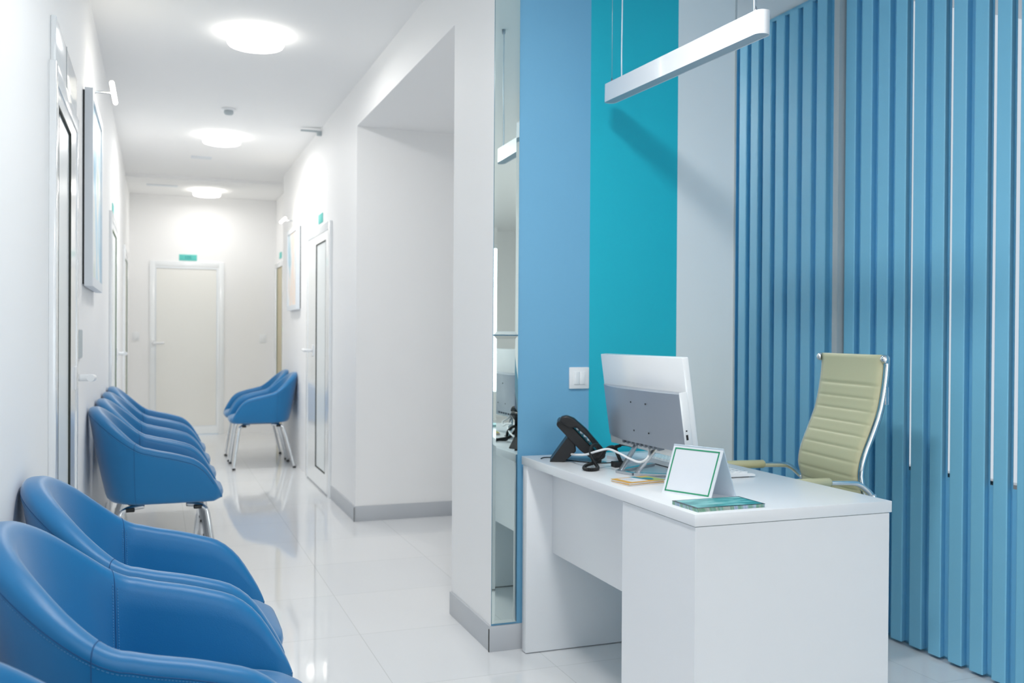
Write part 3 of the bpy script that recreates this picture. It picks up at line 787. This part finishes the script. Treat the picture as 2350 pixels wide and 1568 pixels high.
def xsec(st):
    x, y, nx, ny, zt, t, le, f = st
    ZB = ZB0 + (.018 * smooth01((x - .245) / .045) if f < .05 else 0)
    h = max(zt - ZB, .015)
    def P(n, z):
        o = le * (z - ZB) / .44 * (1 if f > .05 else 1)
        return Vector((x + nx * (n + o), y + ny * (n + o), z))
    k = min(1, h / .12)
    seam = zt - .026 * k
    pts = []
    pts.append(P(-t / 2 + .004, ZB)); pts.append(P(t / 2 - .028 * k, ZB)); pts.append(P(t / 2 - .012 * k, ZB + .004)); pts.append(P(t / 2 - .003, ZB + .016 * k)); pts.append(P(t / 2, ZB + .034 * k))
    for q_ in (.3, .5, .7, .85):
        pts.append(P(t / 2 + .004 * sin(pi * q_), ZB + .034 * k + (seam - ZB - .034 * k) * q_))
    iseam = len(pts); pts.append(P(t / 2 + .0005, seam))
    r = .026 * k
    for a in (20, 40, 60, 78): pts.append(P(t / 2 - min(r, t * .45) * .9 * (1 - cos(R(a))), seam + r * sin(R(a)) * .98))
    icr = len(pts); pts.append(P(t / 2 - min(.026 * k, t * .45), zt))
    pts.append(P(-t * .12, zt + .0005)); pts.append(P(-t * .3, zt - .004 * k)); pts.append(P(-t * .43, zt - .013 * k)); pts.append(P(-t / 2, zt - .028 * k))
    for q_ in (.15, .3, .5, .7, .85, 1):
        pts.append(P(-t / 2 - .012 * f * q_, zt - .028 * k + (ZB + .012 - zt + .028 * k) * q_))
    return pts, iseam
def tub_chair(label, group):
    t = thing('waiting_chair', label, 'chair', group=group)
    bm = new_bm(); rows = []
    for st in ST:
        p, iseam = xsec(st); rows.append([bm.verts.new(v) for v in p])
    m = len(rows[0])
    for a in range(len(rows) - 1):
        for c in range(m):
            f = bm.faces.new((rows[a][c], rows[a][(c + 1) % m], rows[a + 1][(c + 1) % m], rows[a + 1][c]))
    bm.faces.new(rows[0]); bm.faces.new(rows[-1])
    for f in bm.faces: f.smooth = True
    obj('shell', bm, M['leather'], t)
    # seams
    P = [xsec(st) for st in ST]
    bm = new_bm(); add_tube(bm, [p[i] for p, i in P[6:-6]], .0011, 6)
    js = (NARM + 4, len(ST) - NARM - 5)
    for j in js:
        p, i = P[j]; add_tube(bm, [v for v in p[i:]], .0011, 6); add_tube(bm, [v for v in p[2:i + 1]], .0009, 6)
    obj('piping', bm, M['leatherseam'], t, label='darker seam piping')
    bm = new_bm()
    def dashes(line, off):
        for a, b in zip(line, line[1:]):
            d = (b - a); n = max(1, int(d.length / .0055))
            for k in range(n):
                c0 = a + d * ((k + .15) / n) + off; c1 = a + d * ((k + .75) / n) + off
                add_tube(bm, [c0, c1], .0006, 4)
    for j in js:
        p, i = P[j]; sx = 1 if j < len(ST) / 2 else -1
        q2, _ = P[j + 1]
        for sgn in (-1, 1):
            line = []
            for kk in range(i + 9, len(p) - 1):
                dirv = (q2[kk] - p[kk]).normalized(); nn = Vector((0, 1 if p[kk].y < 0 else -1, 0)) * .0006 + Vector((.0006, 0, 0))
                line.append(p[kk] + dirv * .006 * sgn + nn)
            dashes(line, Vector((0, 0, 0)))
    lo = []
    for p, i in P[7:-7]:
        lo.append(p[i - 1].lerp(p[i], 0.86) + (p[i] - p[len(p) - 7]).normalized() * .0009)
    dashes(lo, Vector((0, 0, 0)))
    obj('stitching', bm, M['stitch'], t, label='pale blue stitching')
    # seat cushion
    bm = new_bm(); rings = []
    N = 56
    lv = [(.0, .398, .9), (.35, .404, 1), (.88, .404, 1), (.955, .410, 1), (.99, .424, 1), (1, .436, 1), (.99, .450, 1), (.96, .463, 1), (.9, .472, 1), (.8, .476, 1), (.5, .479, 1), (.2, .481, 1), (.001, .481, 1)]
    for sc_, z, _ in lv[1:]:
        ring = []
        for k in range(N):
            a = 2 * pi * k / N; c, s = cos(a), sin(a)
            X = .070 + .236 * sc_ * (abs(c) ** (2 / 4.5)) * (1 if c > 0 else -1)
            Y = .212 * sc_ * (abs(s) ** (2 / 5)) * (1 if s > 0 else -1)
            ring.append(bm.verts.new((X, Y, z - (.010 * max(0, X - .2) / .1 if z > .45 else 0))))
        rings.append(ring)
    for a in range(len(rings) - 1):
        for k in range(N):
            f = bm.faces.new((rings[a][k], rings[a][(k + 1) % N], rings[a + 1][(k + 1) % N], rings[a + 1][k])); f.smooth = True
    bm.faces.new(rings[0]); bm.faces.new(rings[-1])
    obj('seat', bm, M['leather'], t)
    box('seat_base', (-.13, .2, -.15, .15, .396, .414), M['black'], t, bev=.006, label='black seat base')
    for sx, sy in ((1, -1), (1, 1), (-1, -1), (-1, 1)):
        if sx > 0: path = [(.135, sy * .150, .392), (.185, sy * .175, .388), (.215, sy * .188, .372), (.228, sy * .195, .34), (.252, sy * .21, .17), (.272, sy * .225, .006)]
        else: path = [(-.06, sy * .150, .392), (-.12, sy * .175, .388), (-.152, sy * .188, .372), (-.168, sy * .195, .34), (-.215, sy * .21, .17), (-.255, sy * .225, .006)]
        bm = new_bm(); add_tube(bm, path, .0125, 12, smooth=4); lg = obj('leg', bm, M['chrome'], t)
        e = path[-1]; bm = new_bm(); add_lathe(bm, [(.0135, 0), (.0150, .003), (.0145, .014)], (e[0], e[1], 0), seg=14); obj('foot_glide', bm, M['black'], lg)
        b0 = path[1]; bm = new_bm(); add_box(bm, b0[0] - .022, b0[0] + .022, b0[1] - .02, b0[1] + .02, .372, .392, bev=.005); obj('leg_bracket', bm, M['black'], lg)
    return t
gA, gB, gC = 'waiting chairs in front of the first door', 'row of waiting chairs past the first door', 'pair of waiting chairs on the right wall'
CX = 0.0
CH = tub_chair('blue tub chair in the bottom left corner, only its arm edge in view', gA); CH.location = (CX, 1.18, 0)
dup(CH, (CX, 1.965, 0), 0, 'large blue tub chair with stitched inner arm, second from the camera', gA)
dup(CH, (CX, 2.575, 0), 0, 'blue tub chair with its back against the wall just before the glazed door', gA)
for y, l in ((4.95, 'blue tub chair showing its whole side panel, first of the row past the door'), (5.55, 'blue tub chair second in the row past the first door'),
             (6.15, 'blue tub chair third in the row past the first door'), (6.75, 'farthest blue tub chair along the left wall')):
    dup(CH, (CX, y, 0), 0, l, gB)
dup(CH, (.905, 8.9, 0), R(180), 'nearer blue tub chair of the pair on the right wall', gC)
dup(CH, (.905, 9.51, 0), R(180), 'farther blue tub chair of the pair on the right wall', gC)

# ------------------------------------------------------------------ lights
def area(name, loc, rot, sx, sy, power, col):
    l = bpy.data.lights.new(name, 'AREA'); l.shape = 'RECTANGLE'; l.size = sx; l.size_y = sy; l.energy = power; l.color = col
    o = bpy.data.objects.new(name, l); COL.objects.link(o); o.location = loc; o.rotation_euler = rot
    return o
area('daylight_window_left', (1.05, YB - .13, 1.42), (R(90), 0, 0), 1.7, 2.1, 38, (.82, .95, 1))
area('daylight_window_right', (3.05, YB - .13, 1.42), (R(90), 0, 0), 1.7, 2.1, 38, (.82, .95, 1))
def disc(loc, power, col):
    l = bpy.data.lights.new('lamp_light', 'AREA'); l.shape = 'DISK'; l.size = .27; l.energy = power; l.color = col
    o = bpy.data.objects.new('lamp_light', l); COL.objects.link(o); o.location = loc
for x, y, p in ((.49, 5.28, 7.5), (.485, 8.1, 13), (.515, 11.25, 4)): disc((x, y, CC - .074), p, (1, .985, .965))
for i, (x, y) in enumerate(RL): disc((x, y, CR - .074), (20, 12, 16.5, 16, 7.5)[i], (1, .99, .97))
w = bpy.data.worlds.new('daylight'); scn.world = w; w.use_nodes = True
w.node_tree.nodes['Background'].inputs[0].default_value = (.80, .90, 1, 1); w.node_tree.nodes['Background'].inputs[1].default_value = .6

# ------------------------------------------------------------------ camera
cam = bpy.data.cameras.new('camera'); co = bpy.data.objects.new('camera', cam); COL.objects.link(co); scn.camera = co
yaw, pitch, roll = 0.358760605, -7.27366467e-03, 6.30726487e-03
f = Vector((sin(yaw) * cos(pitch), cos(yaw) * cos(pitch), sin(pitch))); rt = Vector((cos(yaw), -sin(yaw), 0)); up = rt.cross(f)
r2 = rt * cos(roll) + up * sin(roll); u2 = -rt * sin(roll) + up * cos(roll)
co.matrix_world = Matrix(((r2.x, u2.x, -f.x, 0), (r2.y, u2.y, -f.y, 0), (r2.z, u2.z, -f.z, 1.2158), (0, 0, 0, 1)))
cam.sensor_width = 36; cam.lens = 36 * 2168 / 2350; cam.clip_start = .02
cam.dof.use_dof = True; cam.dof.focus_distance = 2.45; cam.dof.aperture_fstop = 5.0

scn.view_settings.view_transform = 'Standard'; scn.view_settings.look = 'None'
scn.view_settings.gamma = 1; scn.view_settings.exposure = 0.40; scn.view_settings.use_curve_mapping = False
scn.cycles.max_bounces = 12; scn.cycles.diffuse_bounces = 8; scn.cycles.glossy_bounces = 6
scn.cycles.use_denoising = True; scn.cycles.sample_clamp_indirect = 6; scn.cycles.caustics_reflective = False; scn.cycles.caustics_refractive = False
